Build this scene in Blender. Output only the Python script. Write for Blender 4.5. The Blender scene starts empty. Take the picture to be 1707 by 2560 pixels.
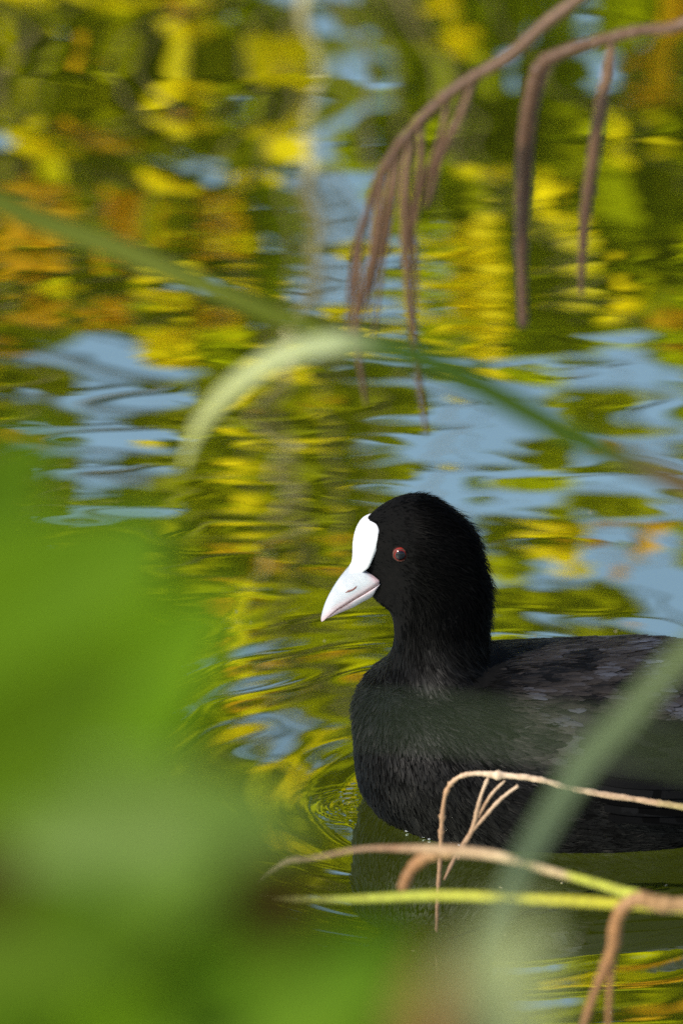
import bpy, bmesh, math, random
import numpy as np
from mathutils import Vector, Matrix

random.seed(7)
rng = np.random.default_rng(11)
scene = bpy.context.scene
col = scene.collection
R = math.radians

# ------------------------------------------------------------------ camera
PITCH, DIST, S = R(22.0), 4.0, 0.32 / 1707.0
RIGHT = np.array([1.0, 0.0, 0.0])
UP = np.array([0.0, math.sin(PITCH), math.cos(PITCH)])
FWD = np.array([0.0, math.cos(PITCH), -math.sin(PITCH)])
CX, CY = 853.5, 1280.0
CAM = -(DIST * FWD + (1100 - CX) * S * RIGHT - (2000 - CY) * S * UP)
cd = bpy.data.cameras.new("camera")
cam = bpy.data.objects.new("camera", cd)
col.objects.link(cam)
m3 = Matrix((RIGHT, UP, -FWD)).transposed()
cam.matrix_world = Matrix.Translation(Vector(CAM)) @ m3.to_4x4()
cd.sensor_fit = 'HORIZONTAL'
cd.sensor_width = 24.0
cd.lens = 24.0 * DIST / 0.32
cd.clip_start, cd.clip_end = 0.05, 2000
cd.dof.use_dof = True
cd.dof.focus_distance = DIST - 0.03
cd.dof.aperture_fstop = 10.0
scene.camera = cam

# ------------------------------------------------------------------ light
SUN_EL, SUN_AZ = R(40.0), R(230.0)      # azimuth clockwise from +Y (away from the camera)
sd = np.array([math.sin(SUN_AZ) * math.cos(SUN_EL), math.cos(SUN_AZ) * math.cos(SUN_EL), math.sin(SUN_EL)])
world = bpy.data.worlds.new("World")
scene.world = world
world.use_nodes = True
wn = world.node_tree
bg = wn.nodes['Background']
sky = wn.nodes.new('ShaderNodeTexSky')
sky.sky_type = 'NISHITA'
sky.sun_disc = False
sky.sun_elevation = SUN_EL
sky.sun_rotation = SUN_AZ
sky.air_density = 1.0
sky.dust_density = 1.2
sky.ozone_density = 1.0
wn.links.new(sky.outputs[0], bg.inputs[0])
bg.inputs[1].default_value = 0.15
sl = bpy.data.lights.new("sun", 'SUN')
sl.energy = 4.3
sl.angle = R(0.53)
sl.color = (1.0, 0.94, 0.84)
sun = bpy.data.objects.new("sun", sl)
col.objects.link(sun)
sun.rotation_euler = Vector(-sd).to_track_quat('-Z', 'Y').to_euler()
vs = scene.view_settings
vs.view_transform = 'Standard'
vs.look = 'None'
vs.exposure = 0.35
vs.gamma = 1.0
vs.use_curve_mapping = False
scene.cycles.use_denoising = False      # leave the fine grain a long lens and high ISO would show
scene.cycles.max_bounces = 8
scene.cycles.transparent_max_bounces = 8

# ------------------------------------------------------------------ geometry helpers
def ray(px, py):
    return FWD * DIST + (px - CX) * S * RIGHT - (py - CY) * S * UP

def at(px, py, Y=0.0):
    d = ray(px, py)
    return CAM + d * ((Y - CAM[1]) / d[1])

def on_water(px, py):
    d = ray(px, py)
    return CAM + d * (-CAM[2] / d[2])

def mirrored(px, py, Y):
    """where the flat water's mirror image at this direction stands, at depth Y"""
    d = ray(px, py).copy()
    w = on_water(px, py)
    d[2] = -d[2]
    return w + d * ((Y - w[1]) / d[1])

def link_mesh(name, verts, faces, mat=None, parent=None, smooth=True, attrs=None):
    me = bpy.data.meshes.new(name)
    verts = np.asarray(verts, dtype=np.float64)
    if isinstance(faces, np.ndarray):
        n, k = faces.shape
        me.vertices.add(len(verts))
        me.vertices.foreach_set('co', verts.astype(np.float32).ravel())
        me.loops.add(n * k)
        me.loops.foreach_set('vertex_index', faces.astype(np.int32).ravel())
        me.polygons.add(n)
        me.polygons.foreach_set('loop_start', np.arange(0, n * k, k, dtype=np.int32))
        me.polygons.foreach_set('loop_total', np.full(n, k, dtype=np.int32))
        me.update(calc_edges=True)
    else:
        me.from_pydata([tuple(v) for v in verts], [], faces)
    me.polygons.foreach_set('use_smooth', np.full(len(me.polygons), smooth))
    if attrs:
        for an, vals in attrs.items():
            a = me.attributes.new(an, 'FLOAT', 'POINT')
            a.data.foreach_set('value', np.asarray(vals, dtype=np.float32))
    me.update()
    o = bpy.data.objects.new(name, me)
    col.objects.link(o)
    if mat:
        me.materials.append(mat)
    if parent:
        o.parent = parent
    return o

def empty(name, loc=(0, 0, 0)):
    o = bpy.data.objects.new(name, None)
    o.location = loc
    o.empty_display_size = 0.05
    col.objects.link(o)
    return o

def tag(o, label=None, cat=None, group=None, kind=None):
    for k, v in (('label', label), ('category', cat), ('group', group), ('kind', kind)):
        if v:
            o[k] = v
    return o

def adopt(o, root):
    """parent o (built in world space) to an Empty standing at root.location"""
    o.parent = root
    o.matrix_parent_inverse = Matrix.Translation(-Vector(root.location))
    return o

def spline(P, n):
    P = np.asarray(P, float)
    if len(P) == 2:
        t = np.linspace(0, 1, n)[:, None]
        return P[0] * (1 - t) + P[1] * t
    Q = np.vstack([2 * P[0] - P[1], P, 2 * P[-1] - P[-2]])
    seg = len(P) - 1
    u = np.linspace(0, seg - 1e-6, n)
    i = u.astype(int)
    t = (u - i)[:, None]
    p0, p1, p2, p3 = Q[i], Q[i + 1], Q[i + 2], Q[i + 3]
    return 0.5 * (2 * p1 + (p2 - p0) * t + (2 * p0 - 5 * p1 + 4 * p2 - p3) * t ** 2 + (3 * p1 - p0 - 3 * p2 + p3) * t ** 3)

def frames(C):
    T = np.gradient(C, axis=0)
    T /= np.linalg.norm(T, axis=1)[:, None] + 1e-12
    a = np.array([0.0, -1.0, 0.15])
    N = np.zeros_like(T)
    for i in range(len(T)):
        n = a - T[i] * a.dot(T[i])
        if np.linalg.norm(n) < 1e-3:
            n = np.array([1.0, 0, 0]) - T[i] * T[i][0]
        n /= np.linalg.norm(n)
        N[i] = n
        a = n
    return T, N, np.cross(T, N)

def tube_data(P, r, n=40, sides=8, nodes=0, wob=0.0, node_h=0.30):
    C = spline(P, n)
    rr = np.interp(np.linspace(0, 1, n), np.linspace(0, 1, len(np.atleast_1d(r))), np.atleast_1d(r)).astype(float)
    if wob:
        C = C + rng.normal(0, wob, C.shape) * rr[:, None]
        rr = rr * (1 + rng.normal(0, 0.10, n))
    for _ in range(nodes):
        k = rng.uniform(0.08, 0.92) * n
        rr = rr * (1 + node_h * np.exp(-((np.arange(n) - k) / 1.3) ** 2))
    T, N, B = frames(C)
    th = np.linspace(0, 2 * np.pi, sides, endpoint=False)
    V = (C[:, None, :] + rr[:, None, None] * (np.cos(th)[None, :, None] * N[:, None, :] + np.sin(th)[None, :, None] * B[:, None, :])).reshape(-1, 3)
    F = []
    for i in range(n - 1):
        for j in range(sides):
            F.append((i * sides + j, i * sides + (j + 1) % sides, (i + 1) * sides + (j + 1) % sides, (i + 1) * sides + j))
    F.append(tuple(range(sides - 1, -1, -1)))
    F.append(tuple((n - 1) * sides + j for j in range(sides)))
    ln = np.repeat(np.linspace(0, 1, n), sides)
    return V, F, ln

def tube(name, P, r, mat, root, **kw):
    V, F, ln = tube_data(P, r, **kw)
    o = link_mesh(name, V, F, mat, None, True, {'along': ln})
    if root is not None:
        adopt(o, root)
    return o

def blade_data(P, w, n=60, face=(0, -1, 0.5), thick=0.0006, fold=0.18, twist=(0, 0)):
    """a grass blade: a thin lens-shaped section with a keel, swept along P"""
    C = spline(P, n)
    ww = np.interp(np.linspace(0, 1, n), np.linspace(0, 1, len(w)), w)
    T = np.gradient(C, axis=0)
    T /= np.linalg.norm(T, axis=1)[:, None]
    f = np.array(face, float)
    V = []
    for i in range(n):
        side = np.cross(T[i], f)
        side /= np.linalg.norm(side) + 1e-9
        nn = np.cross(side, T[i])
        a = twist[0] + (twist[1] - twist[0]) * i / (n - 1)
        s2 = side * math.cos(a) + nn * math.sin(a)
        n2 = nn * math.cos(a) - side * math.sin(a)
        h = ww[i] / 2
        for (u, v) in ((-1, 1), (-0.5, 0.45), (0, 0), (0.5, 0.45), (1, 1), (0.5, 0.45), (0, 0), (-0.5, 0.45)):
            k = len(V) % 8
            off = thick if k >= 5 else 0.0
            V.append(C[i] + s2 * h * u + n2 * (h * fold * v - off))
    F = []
    for i in range(n - 1):
        for j in range(8):
            F.append((i * 8 + j, i * 8 + (j + 1) % 8, (i + 1) * 8 + (j + 1) % 8, (i + 1) * 8 + j))
    F.append(tuple(range(7, -1, -1)))
    F.append(tuple((n - 1) * 8 + j for j in range(8)))
    return np.array(V), F, np.repeat(np.linspace(0, 1, n), 8)

def blade(name, P, w, mat, root, **kw):
    V, F, ln = blade_data(P, w, **kw)
    return adopt(link_mesh(name, V, F, mat, None, True, {'along': ln}), root)

# ------------------------------------------------------------------ materials
def nodes_of(name):
    m = bpy.data.materials.new(name)
    m.use_nodes = True
    nt = m.node_tree
    return m, nt, nt.nodes['Principled BSDF'], nt.nodes['Material Output']

def ramp(nt, stops, src):
    r = nt.nodes.new('ShaderNodeValToRGB')
    el = r.color_ramp.elements
    while len(el) < len(stops):
        el.new(0.5)
    for e, (p, c) in zip(el, stops):
        e.position = p
        e.color = (*c, 1)
    nt.links.new(src, r.inputs[0])
    return r

def noise(nt, scale, detail=3, vec=None, rough=0.55):
    n = nt.nodes.new('ShaderNodeTexNoise')
    n.inputs['Scale'].default_value = scale
    n.inputs['Detail'].default_value = detail
    n.inputs['Roughness'].default_value = rough
    if vec is None:
        tc = nt.nodes.new('ShaderNodeTexCoord')
        vec = tc.outputs['Object']
    nt.links.new(vec, n.inputs['Vector'])
    return n

def attr(nt, name):
    a = nt.nodes.new('ShaderNodeAttribute')
    a.attribute_name = name
    return a

def plain_material(name, stops, scale=60, rough=0.6, bump=0.0, spec=0.4, stretch=None):
    m, nt, p, out = nodes_of(name)
    tc = nt.nodes.new('ShaderNodeTexCoord')
    vec = tc.outputs['Object']
    if stretch:
        mp = nt.nodes.new('ShaderNodeMapping')
        mp.inputs['Scale'].default_value = stretch
        nt.links.new(vec, mp.inputs[0])
        vec = mp.outputs[0]
    n = noise(nt, scale, 4, vec)
    r = ramp(nt, stops, n.outputs['Fac'])
    nt.links.new(r.outputs[0], p.inputs['Base Color'])
    p.inputs['Roughness'].default_value = rough
    p.inputs['Specular IOR Level'].default_value = spec
    if bump:
        b = nt.nodes.new('ShaderNodeBump')
        b.inputs['Strength'].default_value = bump
        b.inputs['Distance'].default_value = 0.001
        nt.links.new(n.outputs['Fac'], b.inputs['Height'])
        nt.links.new(b.outputs[0], p.inputs['Normal'])
    return m

def leaf_material(name, stops, rough=0.45, trans=0.45, tcol=1.25, src='attr', scale=25, spec=0.5):
    """leaf: diffuse and light let through, a little gloss"""
    m, nt, p, out = nodes_of(name)
    if src == 'attr':
        f = attr(nt, 'tone').outputs['Fac']
    elif src == 'along':
        f = attr(nt, 'along').outputs['Fac']
    else:
        f = noise(nt, scale, 3).outputs['Fac']
    r = ramp(nt, stops, f)
    nt.links.new(r.outputs[0], p.inputs['Base Color'])
    p.inputs['Roughness'].default_value = rough
    p.inputs['Specular IOR Level'].default_value = spec
    tr = nt.nodes.new('ShaderNodeBsdfTranslucent')
    g = nt.nodes.new('ShaderNodeMix')
    g.data_type = 'RGBA'
    g.blend_type = 'MULTIPLY'
    g.inputs[0].default_value = 1
    g.inputs[7].default_value = (tcol, tcol, tcol * 0.7, 1)
    nt.links.new(r.outputs[0], g.inputs[6])
    nt.links.new(g.outputs[2], tr.inputs[0])
    mx = nt.nodes.new('ShaderNodeMixShader')
    mx.inputs[0].default_value = trans
    nt.links.new(p.outputs[0], mx.inputs[1])
    nt.links.new(tr.outputs[0], mx.inputs[2])
    nt.links.new(mx.outputs[0], out.inputs[0])
    return m

def along_material(name, stops, rough=0.55, bump=0.3, streak=900.0):
    """stalk: colour runs along its length, broken by fibre noise"""
    m, nt, p, out = nodes_of(name)
    a = attr(nt, 'along').outputs['Fac']
    n = noise(nt, 55, 5)
    mt = nt.nodes.new('ShaderNodeMath')
    mt.operation = 'MULTIPLY_ADD'
    mt.inputs[1].default_value = 0.35
    nt.links.new(n.outputs['Fac'], mt.inputs[0])
    sb = nt.nodes.new('ShaderNodeMath')
    sb.operation = 'SUBTRACT'
    sb.inputs[1].default_value = 0.175
    nt.links.new(a, sb.inputs[0])
    nt.links.new(sb.outputs[0], mt.inputs[2])
    r = ramp(nt, stops, mt.outputs[0])
    n2 = noise(nt, 420, 4)
    mx = nt.nodes.new('ShaderNodeMix')
    mx.data_type = 'RGBA'
    mx.blend_type = 'MULTIPLY'
    mx.inputs[0].default_value = 0.75
    r2 = ramp(nt, [(0.3, (0.55, 0.5, 0.45)), (0.65, (1, 1, 1))], n2.outputs['Fac'])
    nt.links.new(r.outputs[0], mx.inputs[6])
    nt.links.new(r2.outputs[0], mx.inputs[7])
    nt.links.new(mx.outputs[2], p.inputs['Base Color'])
    p.inputs['Roughness'].default_value = rough
    b = nt.nodes.new('ShaderNodeBump')
    b.inputs['Strength'].default_value = bump
    b.inputs['Distance'].default_value = 0.0006
    nt.links.new(n2.outputs['Fac'], b.inputs['Height'])
    nt.links.new(b.outputs[0], p.inputs['Normal'])
    return m

M = {}
# water: dark murky body under a strong mirror that grows at grazing angles
m, nt, p, out = nodes_of('pond_water')
gl = nt.nodes.new('ShaderNodeBsdfGlossy')
gl.inputs['Color'].default_value = (0.91, 0.98, 0.87, 1)
gl.inputs['Roughness'].default_value = 0.012
p.inputs['Base Color'].default_value = (0.075, 0.095, 0.006, 1)
p.inputs['Roughness'].default_value = 0.9
p.inputs['Specular IOR Level'].default_value = 0.0
fr = nt.nodes.new('ShaderNodeFresnel')
fr.inputs['IOR'].default_value = 1.333
ma = nt.nodes.new('ShaderNodeMath')
ma.operation = 'MULTIPLY_ADD'
ma.inputs[1].default_value = 1.0
ma.inputs[2].default_value = 0.66
ma.use_clamp = True
nt.links.new(fr.outputs[0], ma.inputs[0])
mx = nt.nodes.new('ShaderNodeMixShader')
nt.links.new(ma.outputs[0], mx.inputs[0])
nt.links.new(p.outputs[0], mx.inputs[1])
nt.links.new(gl.outputs[0], mx.inputs[2])
nt.links.new(mx.outputs[0], out.inputs[0])
M['water'] = m

M['soil'] = plain_material('bank_soil', [(0.3, (0.045, 0.04, 0.015)), (0.7, (0.10, 0.10, 0.03))], 3, 0.9, 0.5)
M['dark_leaf'] = leaf_material('dark_green_leaf', [(0.0, (0.29, 0.32, 0.001)), (0.6, (0.35, 0.38, 0.0015)), (1.0, (0.43, 0.44, 0.002))], trans=0.62, spec=0.04)
M['olive_leaf'] = leaf_material('olive_leaf', [(0.0, (0.27, 0.285, 0.001)), (0.5, (0.33, 0.335, 0.0015)), (1.0, (0.42, 0.39, 0.002))], trans=0.62, spec=0.04)
M['yellow_leaf'] = leaf_material('yellow_leaf', [(0.0, (0.45, 0.40, 0.002)), (0.5, (0.68, 0.54, 0.003)), (1.0, (0.86, 0.64, 0.006))], trans=0.45, spec=0.04)
M['orange_leaf'] = leaf_material('orange_leaf', [(0.0, (0.25, 0.13, 0.005)), (0.5, (0.55, 0.28, 0.008)), (1.0, (0.80, 0.46, 0.004))], trans=0.45, spec=0.04)
M['dark_bark'] = plain_material('brown_bark', [(0.3, (0.06, 0.04, 0.02)), (0.7, (0.16, 0.11, 0.06))], 30, 0.85, 0.5)
M['pale_bark'] = plain_material('pale_bark', [(0.38, (0.16, 0.11, 0.05)), (0.62, (0.58, 0.50, 0.33))], 18, 0.8, 0.3)

# ------------------------------------------------------------------ setting: ground and water
def ground_height(x, y):
    far = 1.95 + 0.10 * np.sin(x * 0.9) + 0.15 * np.sin(x * 2.3 + 1)
    near = -1.35 + 0.10 * np.sin(x * 1.7 + 0.6)
    hf = np.clip((y - far) * 0.35, -0.55, 0.16)
    hn = np.clip((near - y) * 0.45, -0.55, 0.22)
    hl = np.clip((np.abs(x) - 26) * 0.2, -0.55, 0.5)
    return np.maximum(np.maximum(hf, hn), hl)

gx = np.concatenate([np.linspace(-400, -30, 12), np.linspace(-28, 28, 90), np.linspace(30, 400, 12)])
gy = np.concatenate([np.linspace(-400, -12, 10), np.linspace(-10, 14, 110), np.linspace(16, 400, 14)])
def grid(xs, ys, fz):
    X, Y = np.meshgrid(xs, ys)
    Z = fz(X, Y)
    V = np.stack([X, Y, Z], -1).reshape(-1, 3)
    nx, ny = len(xs), len(ys)
    i = np.arange(nx * ny).reshape(ny, nx)
    F = np.stack([i[:-1, :-1], i[:-1, 1:], i[1:, 1:], i[1:, :-1]], -1).reshape(-1, 4)
    return V, F
V, F = grid(gx, gy, ground_height)
tag(link_mesh('ground', V, F, M['soil']), kind='structure')

# trunk of the body: (x px, top px, bottom px, half width m)
body_rows = [(889, 1805, 1868, .008), (896, 1752, 1925, .022), (912, 1722, 1958, .032), (940, 1692, 1992, .041), (985, 1668, 2022, .049), (1060, 1652, 2066, .056),
             (1170, 1645, 2124, .0605), (1300, 1640, 2175, .063), (1450, 1634, 2215, .064), (1600, 1630, 2200, .062), (1750, 1643, 2165, .055), (1900, 1685, 2110, .043), (2040, 1770, 2040, .027), (2130, 1830, 1985, .013)]
OUTLINE = []
for x_, t_, b_, w_ in spline(np.array(body_rows, float), 240):
    zt, zb = at(x_, t_)[2], at(x_, b_)[2]
    u_ = (0 - (zt + zb) / 2) / ((zt - zb) / 2)
    if abs(u_) < 1:
        yw = w_ * math.sqrt(1 - u_ * u_) ** 0.9
        OUTLINE += [(at(x_, 2000)[0], -yw), (at(x_, 2000)[0], yw)]
OUTLINE = np.array(OUTLINE)
BREAST = at(905, 1995)
wr = np.random.default_rng(5)
AMB = []
for k in range(34):                               # slow swell: crests lie mostly along X
    lam = math.exp(wr.uniform(math.log(0.055), math.log(0.42)))
    ang = R(90) + wr.normal(0, R(17))
    AMB.append((lam, ang, wr.uniform(0, 6.283), wr.normal(0, 1)))
CROSS = []
for k in range(10):
    lam = math.exp(wr.uniform(math.log(0.10), math.log(0.4)))
    CROSS.append((lam, wr.uniform(0, math.pi), wr.uniform(0, 6.283), wr.normal(0, 1)))

FINE = []
for k in range(14):
    FINE.append((wr.uniform(0.016, 0.045), R(90) + wr.normal(0, R(11)), wr.uniform(0, 6.283), wr.normal(0, 1)))

def wave(x, y):
    h = np.zeros_like(x)
    for lam, a, ph, am in AMB:
        k = 2 * np.pi / lam
        h += am * R(0.20) * (0.34 * (1.5 if lam > 0.16 else 0.15) + 0.32 * np.exp(-((y - 0.45) / 0.38) ** 2) + 0.22 * (y < 0.45) * (1 - np.exp(-((y - 0.45) / 0.38) ** 2))) / k * np.sin(k * (x * np.cos(a) + y * np.sin(a)) + ph)
    for lam, a, ph, am in CROSS:
        k = 2 * np.pi / lam
        h += am * R(0.10) / k * np.sin(k * (x * np.cos(a) + y * np.sin(a)) + ph)
    patch = 0.5 + 0.5 * np.sin(x * 9 + 3 * np.sin(y * 4 + 1)) * np.sin(y * 7 + 2 * np.sin(x * 5))
    for lam, a, ph, am in FINE:
        k = 2 * np.pi / lam
        h += am * R(0.11) * patch * np.clip((1.0 - y) / 0.45, 0.05, 1) * np.clip((np.hypot(x - 0.02, y) - 0.18) / 0.25, 0.12, 1) / k * np.sin(k * (x * np.cos(a) + y * np.sin(a)) + ph)
    # rings spreading from the bird's breast
    dx, dy = x - (BREAST[0] + 0.045), y - 0.0
    th = np.arctan2(dy, dx)
    r = np.sqrt(dx * dx + dy * dy)
    rw = r * (1 + 0.02 * np.sin(3 * th + 1.0) + 0.008 * np.sin(7 * th + 2.0)) + 0.0015 * np.sin(9 * x / 0.1 + 2)
    side = 0.22 + 0.78 * np.clip(0.5 - 0.5 * np.cos(th - 0.55), 0, 1) ** 1.3      # stronger ahead of the bird
    lam = 0.021 + 0.018 * np.clip(rw / 0.6, 0, 1)
    k = 2 * np.pi / 0.031
    phase = k * rw / (1 + 0.5 * np.clip(rw / 0.9, 0, 1))
    env = np.clip((r - 0.035) / 0.03, 0, 1) * (0.55 * np.exp(-r / 0.2) + 0.55 * np.exp(-r / 0.6)) * np.clip((1.05 - r) / 0.4, 0, 1)
    slope = R(2.6) * side * env * (0.7 + 0.5 * np.sin(rw * 2 * np.pi / 0.17 + 0.6))
    h += slope / k * np.sin(phase)
    # bow wave hugging the breast
    near = np.exp(-((r - 0.085) / 0.030) ** 2) * side
    h += 0.00045 * near
    # fine capillary ripple right at the waterline in front
    d2 = np.hypot(x - (BREAST[0] - 0.004), y + 0.006)
    h += R(7) * 0.006 / 6.283 * np.exp(-(d2 / 0.016) ** 2) * np.sin(2 * np.pi * d2 / 0.006 + 3 * np.sin(th * 5))
    # water drawn up where it wets the feathers, with tiny rings off it
    near_b = (np.abs(y) < 0.12) & (x > BREAST[0] - 0.06) & (x < 0.36)
    dm = np.full(x.shape, 9.0)
    pts_ = np.stack([x[near_b], y[near_b]], 1)
    best = np.full(len(pts_), 9.0)
    for q_ in OUTLINE:
        best = np.minimum(best, np.hypot(pts_[:, 0] - q_[0], pts_[:, 1] - q_[1]))
    dm[near_b] = best
    h += 0.0010 * np.exp(-dm / 0.0030) + 0.00009 * np.sin(2 * np.pi * dm / 0.0105) * np.exp(-dm / 0.016)
    calm = np.clip(1.0 - (np.hypot(x, y - 0.5) - 3.0) / 3.0, 0.0, 1)
    return h * calm

wx = np.concatenate([np.linspace(-27, -1.2, 26), np.linspace(-1.1, -0.36, 60), np.linspace(-0.35, 0.35, 380), np.linspace(0.36, 1.1, 60), np.linspace(1.2, 27, 26)])
wy = np.concatenate([np.linspace(-1.9, -0.5, 40), np.linspace(-0.49, 1.45, 1000), np.linspace(1.47, 2.6, 80), np.linspace(2.65, 3.4, 20)])
V, F = grid(wx, wy, wave)
tag(link_mesh('water', V, F, M['water']), kind='structure')

# ------------------------------------------------------------------ far bank trees (seen mirrored in the pond)
def leaf_cloud(centres, radii, counts, size, seed, droop=0.5, aspect=0.74, spread=1.0):
    """many leaf-sized folded faces spread through ellipsoids"""
    g = np.random.default_rng(seed)
    P, SZ = [], []
    for c, r, n in zip(centres, radii, counts):
        d = g.normal(size=(n, 3))
        d /= np.linalg.norm(d, axis=1)[:, None]
        u = g.random((n, 1)) ** 0.42
        bump = 1 + 0.22 * np.sin(d[:, :1] * 7 + c[0] * 9) * np.cos(d[:, 2:] * 6 + c[2] * 5)
        P.append(np.asarray(c) + d * u * np.asarray(r) * bump)
        SZ.append(size * g.uniform(0.6, 1.3, n))
    P = np.vstack(P)
    SZ = np.concatenate(SZ)
    n = len(P)
    ax = g.normal(size=(n, 3)) * np.array([1, 1, 0.6]) + np.array([0, -0.2, -droop])
    ax /= np.linalg.norm(ax, axis=1)[:, None]
    nr = g.normal(size=(n, 3)) * spread + np.array([-0.45, -0.75, 0.6])
    sd_ = np.cross(ax, nr)
    sd_ /= np.linalg.norm(sd_, axis=1)[:, None] + 1e-9
    nn = np.cross(sd_, ax)
    L, W = SZ[:, None], SZ[:, None] * aspect
    v = [P, P + ax * L * .3 + sd_ * W * .46 + nn * W * .10, P + ax * L * .68 + sd_ * W * .38 + nn * W * .08, P + ax * L,
         P + ax * L * .68 - sd_ * W * .38 + nn * W * .08, P + ax * L * .3 - sd_ * W * .46 + nn * W * .10]
    V = np.stack(v, 1).reshape(-1, 3)
    b = (np.arange(n) * 6)[:, None]
    F = np.vstack([b + np.array([[0, 1, 2, 3]]), b + np.array([[0, 3, 4, 5]])])
    tone = np.repeat(np.clip(g.normal(0.5, 0.20, n), 0, 1), 6)
    return V, F, tone

def tree(label, base, trunk_pts, trunk_r, bark, clusters, leaf_mat, size, seed, group='trees on the far bank', limb_r=0.012, cat='tree', name='tree', spread=1.0, limb_bark=None):
    """clusters: list of (centre, radii, count); limbs run from the trunk to each one"""
    root = empty(name, base)
    tag(root, label, cat, group)
    tube('trunk', trunk_pts, trunk_r, bark, root, n=50, sides=9, wob=0.05)
    C = spline(trunk_pts, 60)
    for c, r, n in (clusters if len(clusters) < 60 else clusters[::6]):
        c = np.asarray(c, float)
        i = int(np.argmin(np.abs(C[:, 2] - (c[2] - 0.35)) + 0.25 * np.linalg.norm(C[:, :2] - c[:2], axis=1)))
        a = C[i]
        mid = (a + c) / 2 + np.array([0, 0, 0.06])
        tube('limb', [a, mid, c, c + (c - mid) * 0.35], [limb_r, limb_r * .6, limb_r * .2], limb_bark or bark, root, n=14, sides=5)
    V, F, tone = leaf_cloud([c for c, r, n in clusters], [r for c, r, n in clusters], [n for c, r, n in clusters], size, seed, spread=spread)
    cr = adopt(link_mesh('crown', V, F, leaf_mat, None, False, {'tone': tone}), root)
    cr['kind'] = 'stuff'
    return root

def mc(px, py, rx, ry, n, Y, ry_depth=None):
    """cluster given by the place and size of its mirror image"""
    c = mirrored(px, py, Y)
    sx = mirrored(px + 100, py, Y)[0] - c[0]
    sz = abs(mirrored(px, py + 100, Y)[2] - c[2])
    return (c, (rx / 100 * sx, ry_depth or rx / 100 * sx, ry / 100 * sz), n)

def gz(x, y):
    return float(ground_height(np.array(x), np.array(y)))

def trunk_line(x, y, top, lean=0.1, seed=0):
    g = np.random.default_rng(seed)
    b = np.array([x, y, gz(x, y) - 0.05])
    P = [b]
    for k in range(1, 6):
        P.append(b + np.array([lean * k / 5 + g.normal(0, 0.03), g.normal(0, 0.03), (top - b[2]) * k / 5]))
    return b, P

YT = 2.6
SKY_GAPS = [[(630, -400), (1020, -400), (960, 180), (970, 760), (860, 780), (590, 760), (670, 400), (640, 150)],
            [(400, 370), (570, 390), (600, 450), (440, 520)], [(-80, 240), (60, 260), (50, 440), (-80, 450)],
            [(20, 800), (500, 790), (520, 1000), (470, 1200), (250, 1330), (20, 1200)],
            [(900, 930), (1300, 950), (1850, 900), (1950, 1760), (1060, 1760), (960, 1500), (940, 1190), (830, 1130)],
            [(1000, 660), (1080, 660), (1080, 880), (980, 880)], [(1220, 170), (1290, 170), (1290, 270), (1220, 270)],
            [(1500, 180), (1600, 190), (1560, 290), (1480, 280)], [(1380, -100), (1520, -100), (1520, 60), (1400, 60)],
            [(450, 1760), (720, 1740), (720, 1880), (480, 1900)], [(90, 660), (160, 660), (150, 780), (90, 780)]]
for q_ in (1, 2, 5, 6, 7, 8, 9, 10):           # leaves overhang the small gaps, so open them wider
    c_ = np.mean(SKY_GAPS[q_], axis=0)
    SKY_GAPS[q_] = [tuple(c_ + (np.array(v_) - c_) * 1.7) for v_ in SKY_GAPS[q_]]
def inside(poly, x, y):
    r_ = False
    n_ = len(poly)
    for q in range(n_):
        x1, y1 = poly[q]; x2, y2 = poly[(q + 1) % n_]
        if (y1 > y) != (y2 > y) and x < (x2 - x1) * (y - y1) / (y2 - y1) + x1:
            r_ = not r_
    return r_
g = np.random.default_rng(9)
dark_cl, olive_cl = [], []
for yy in range(-620, 2800, 92):
    for xx in range(-420, 2200, 100):
        x_, y_ = xx + g.uniform(-38, 38), yy + g.uniform(-34, 34)
        if any(inside(q, x_, y_) for q in SKY_GAPS) and not (inside(SKY_GAPS[4], x_, y_) and g.random() < 0.075):
            continue
        if y_ > 950 and g.random() < 0.16:
            continue
        c = mc(x_, y_, 70, 60, 12, YT + g.uniform(-0.02, 0.06), 0.022)
        if x_ < 420 or y_ > 1000 or g.random() < 0.12:
            olive_cl.append(c)
        else:
            dark_cl.append(c)
b, P = trunk_line(0.50, 2.95, 1.5, -0.08, 1)
tree('dense dark green bush on the far bank', b, P, [0.03, 0.02, 0.005], M['dark_bark'], dark_cl, M['dark_leaf'], 0.054, 21, limb_r=0.004, spread=0.35)
b, P = trunk_line(-0.55, 2.95, 1.6, 0.08, 2)
tree('olive green bush leaning over the far bank', b, P, [0.03, 0.02, 0.005], M['dark_bark'], olive_cl, M['olive_leaf'], 0.056, 22, limb_r=0.004, spread=0.45)
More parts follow.
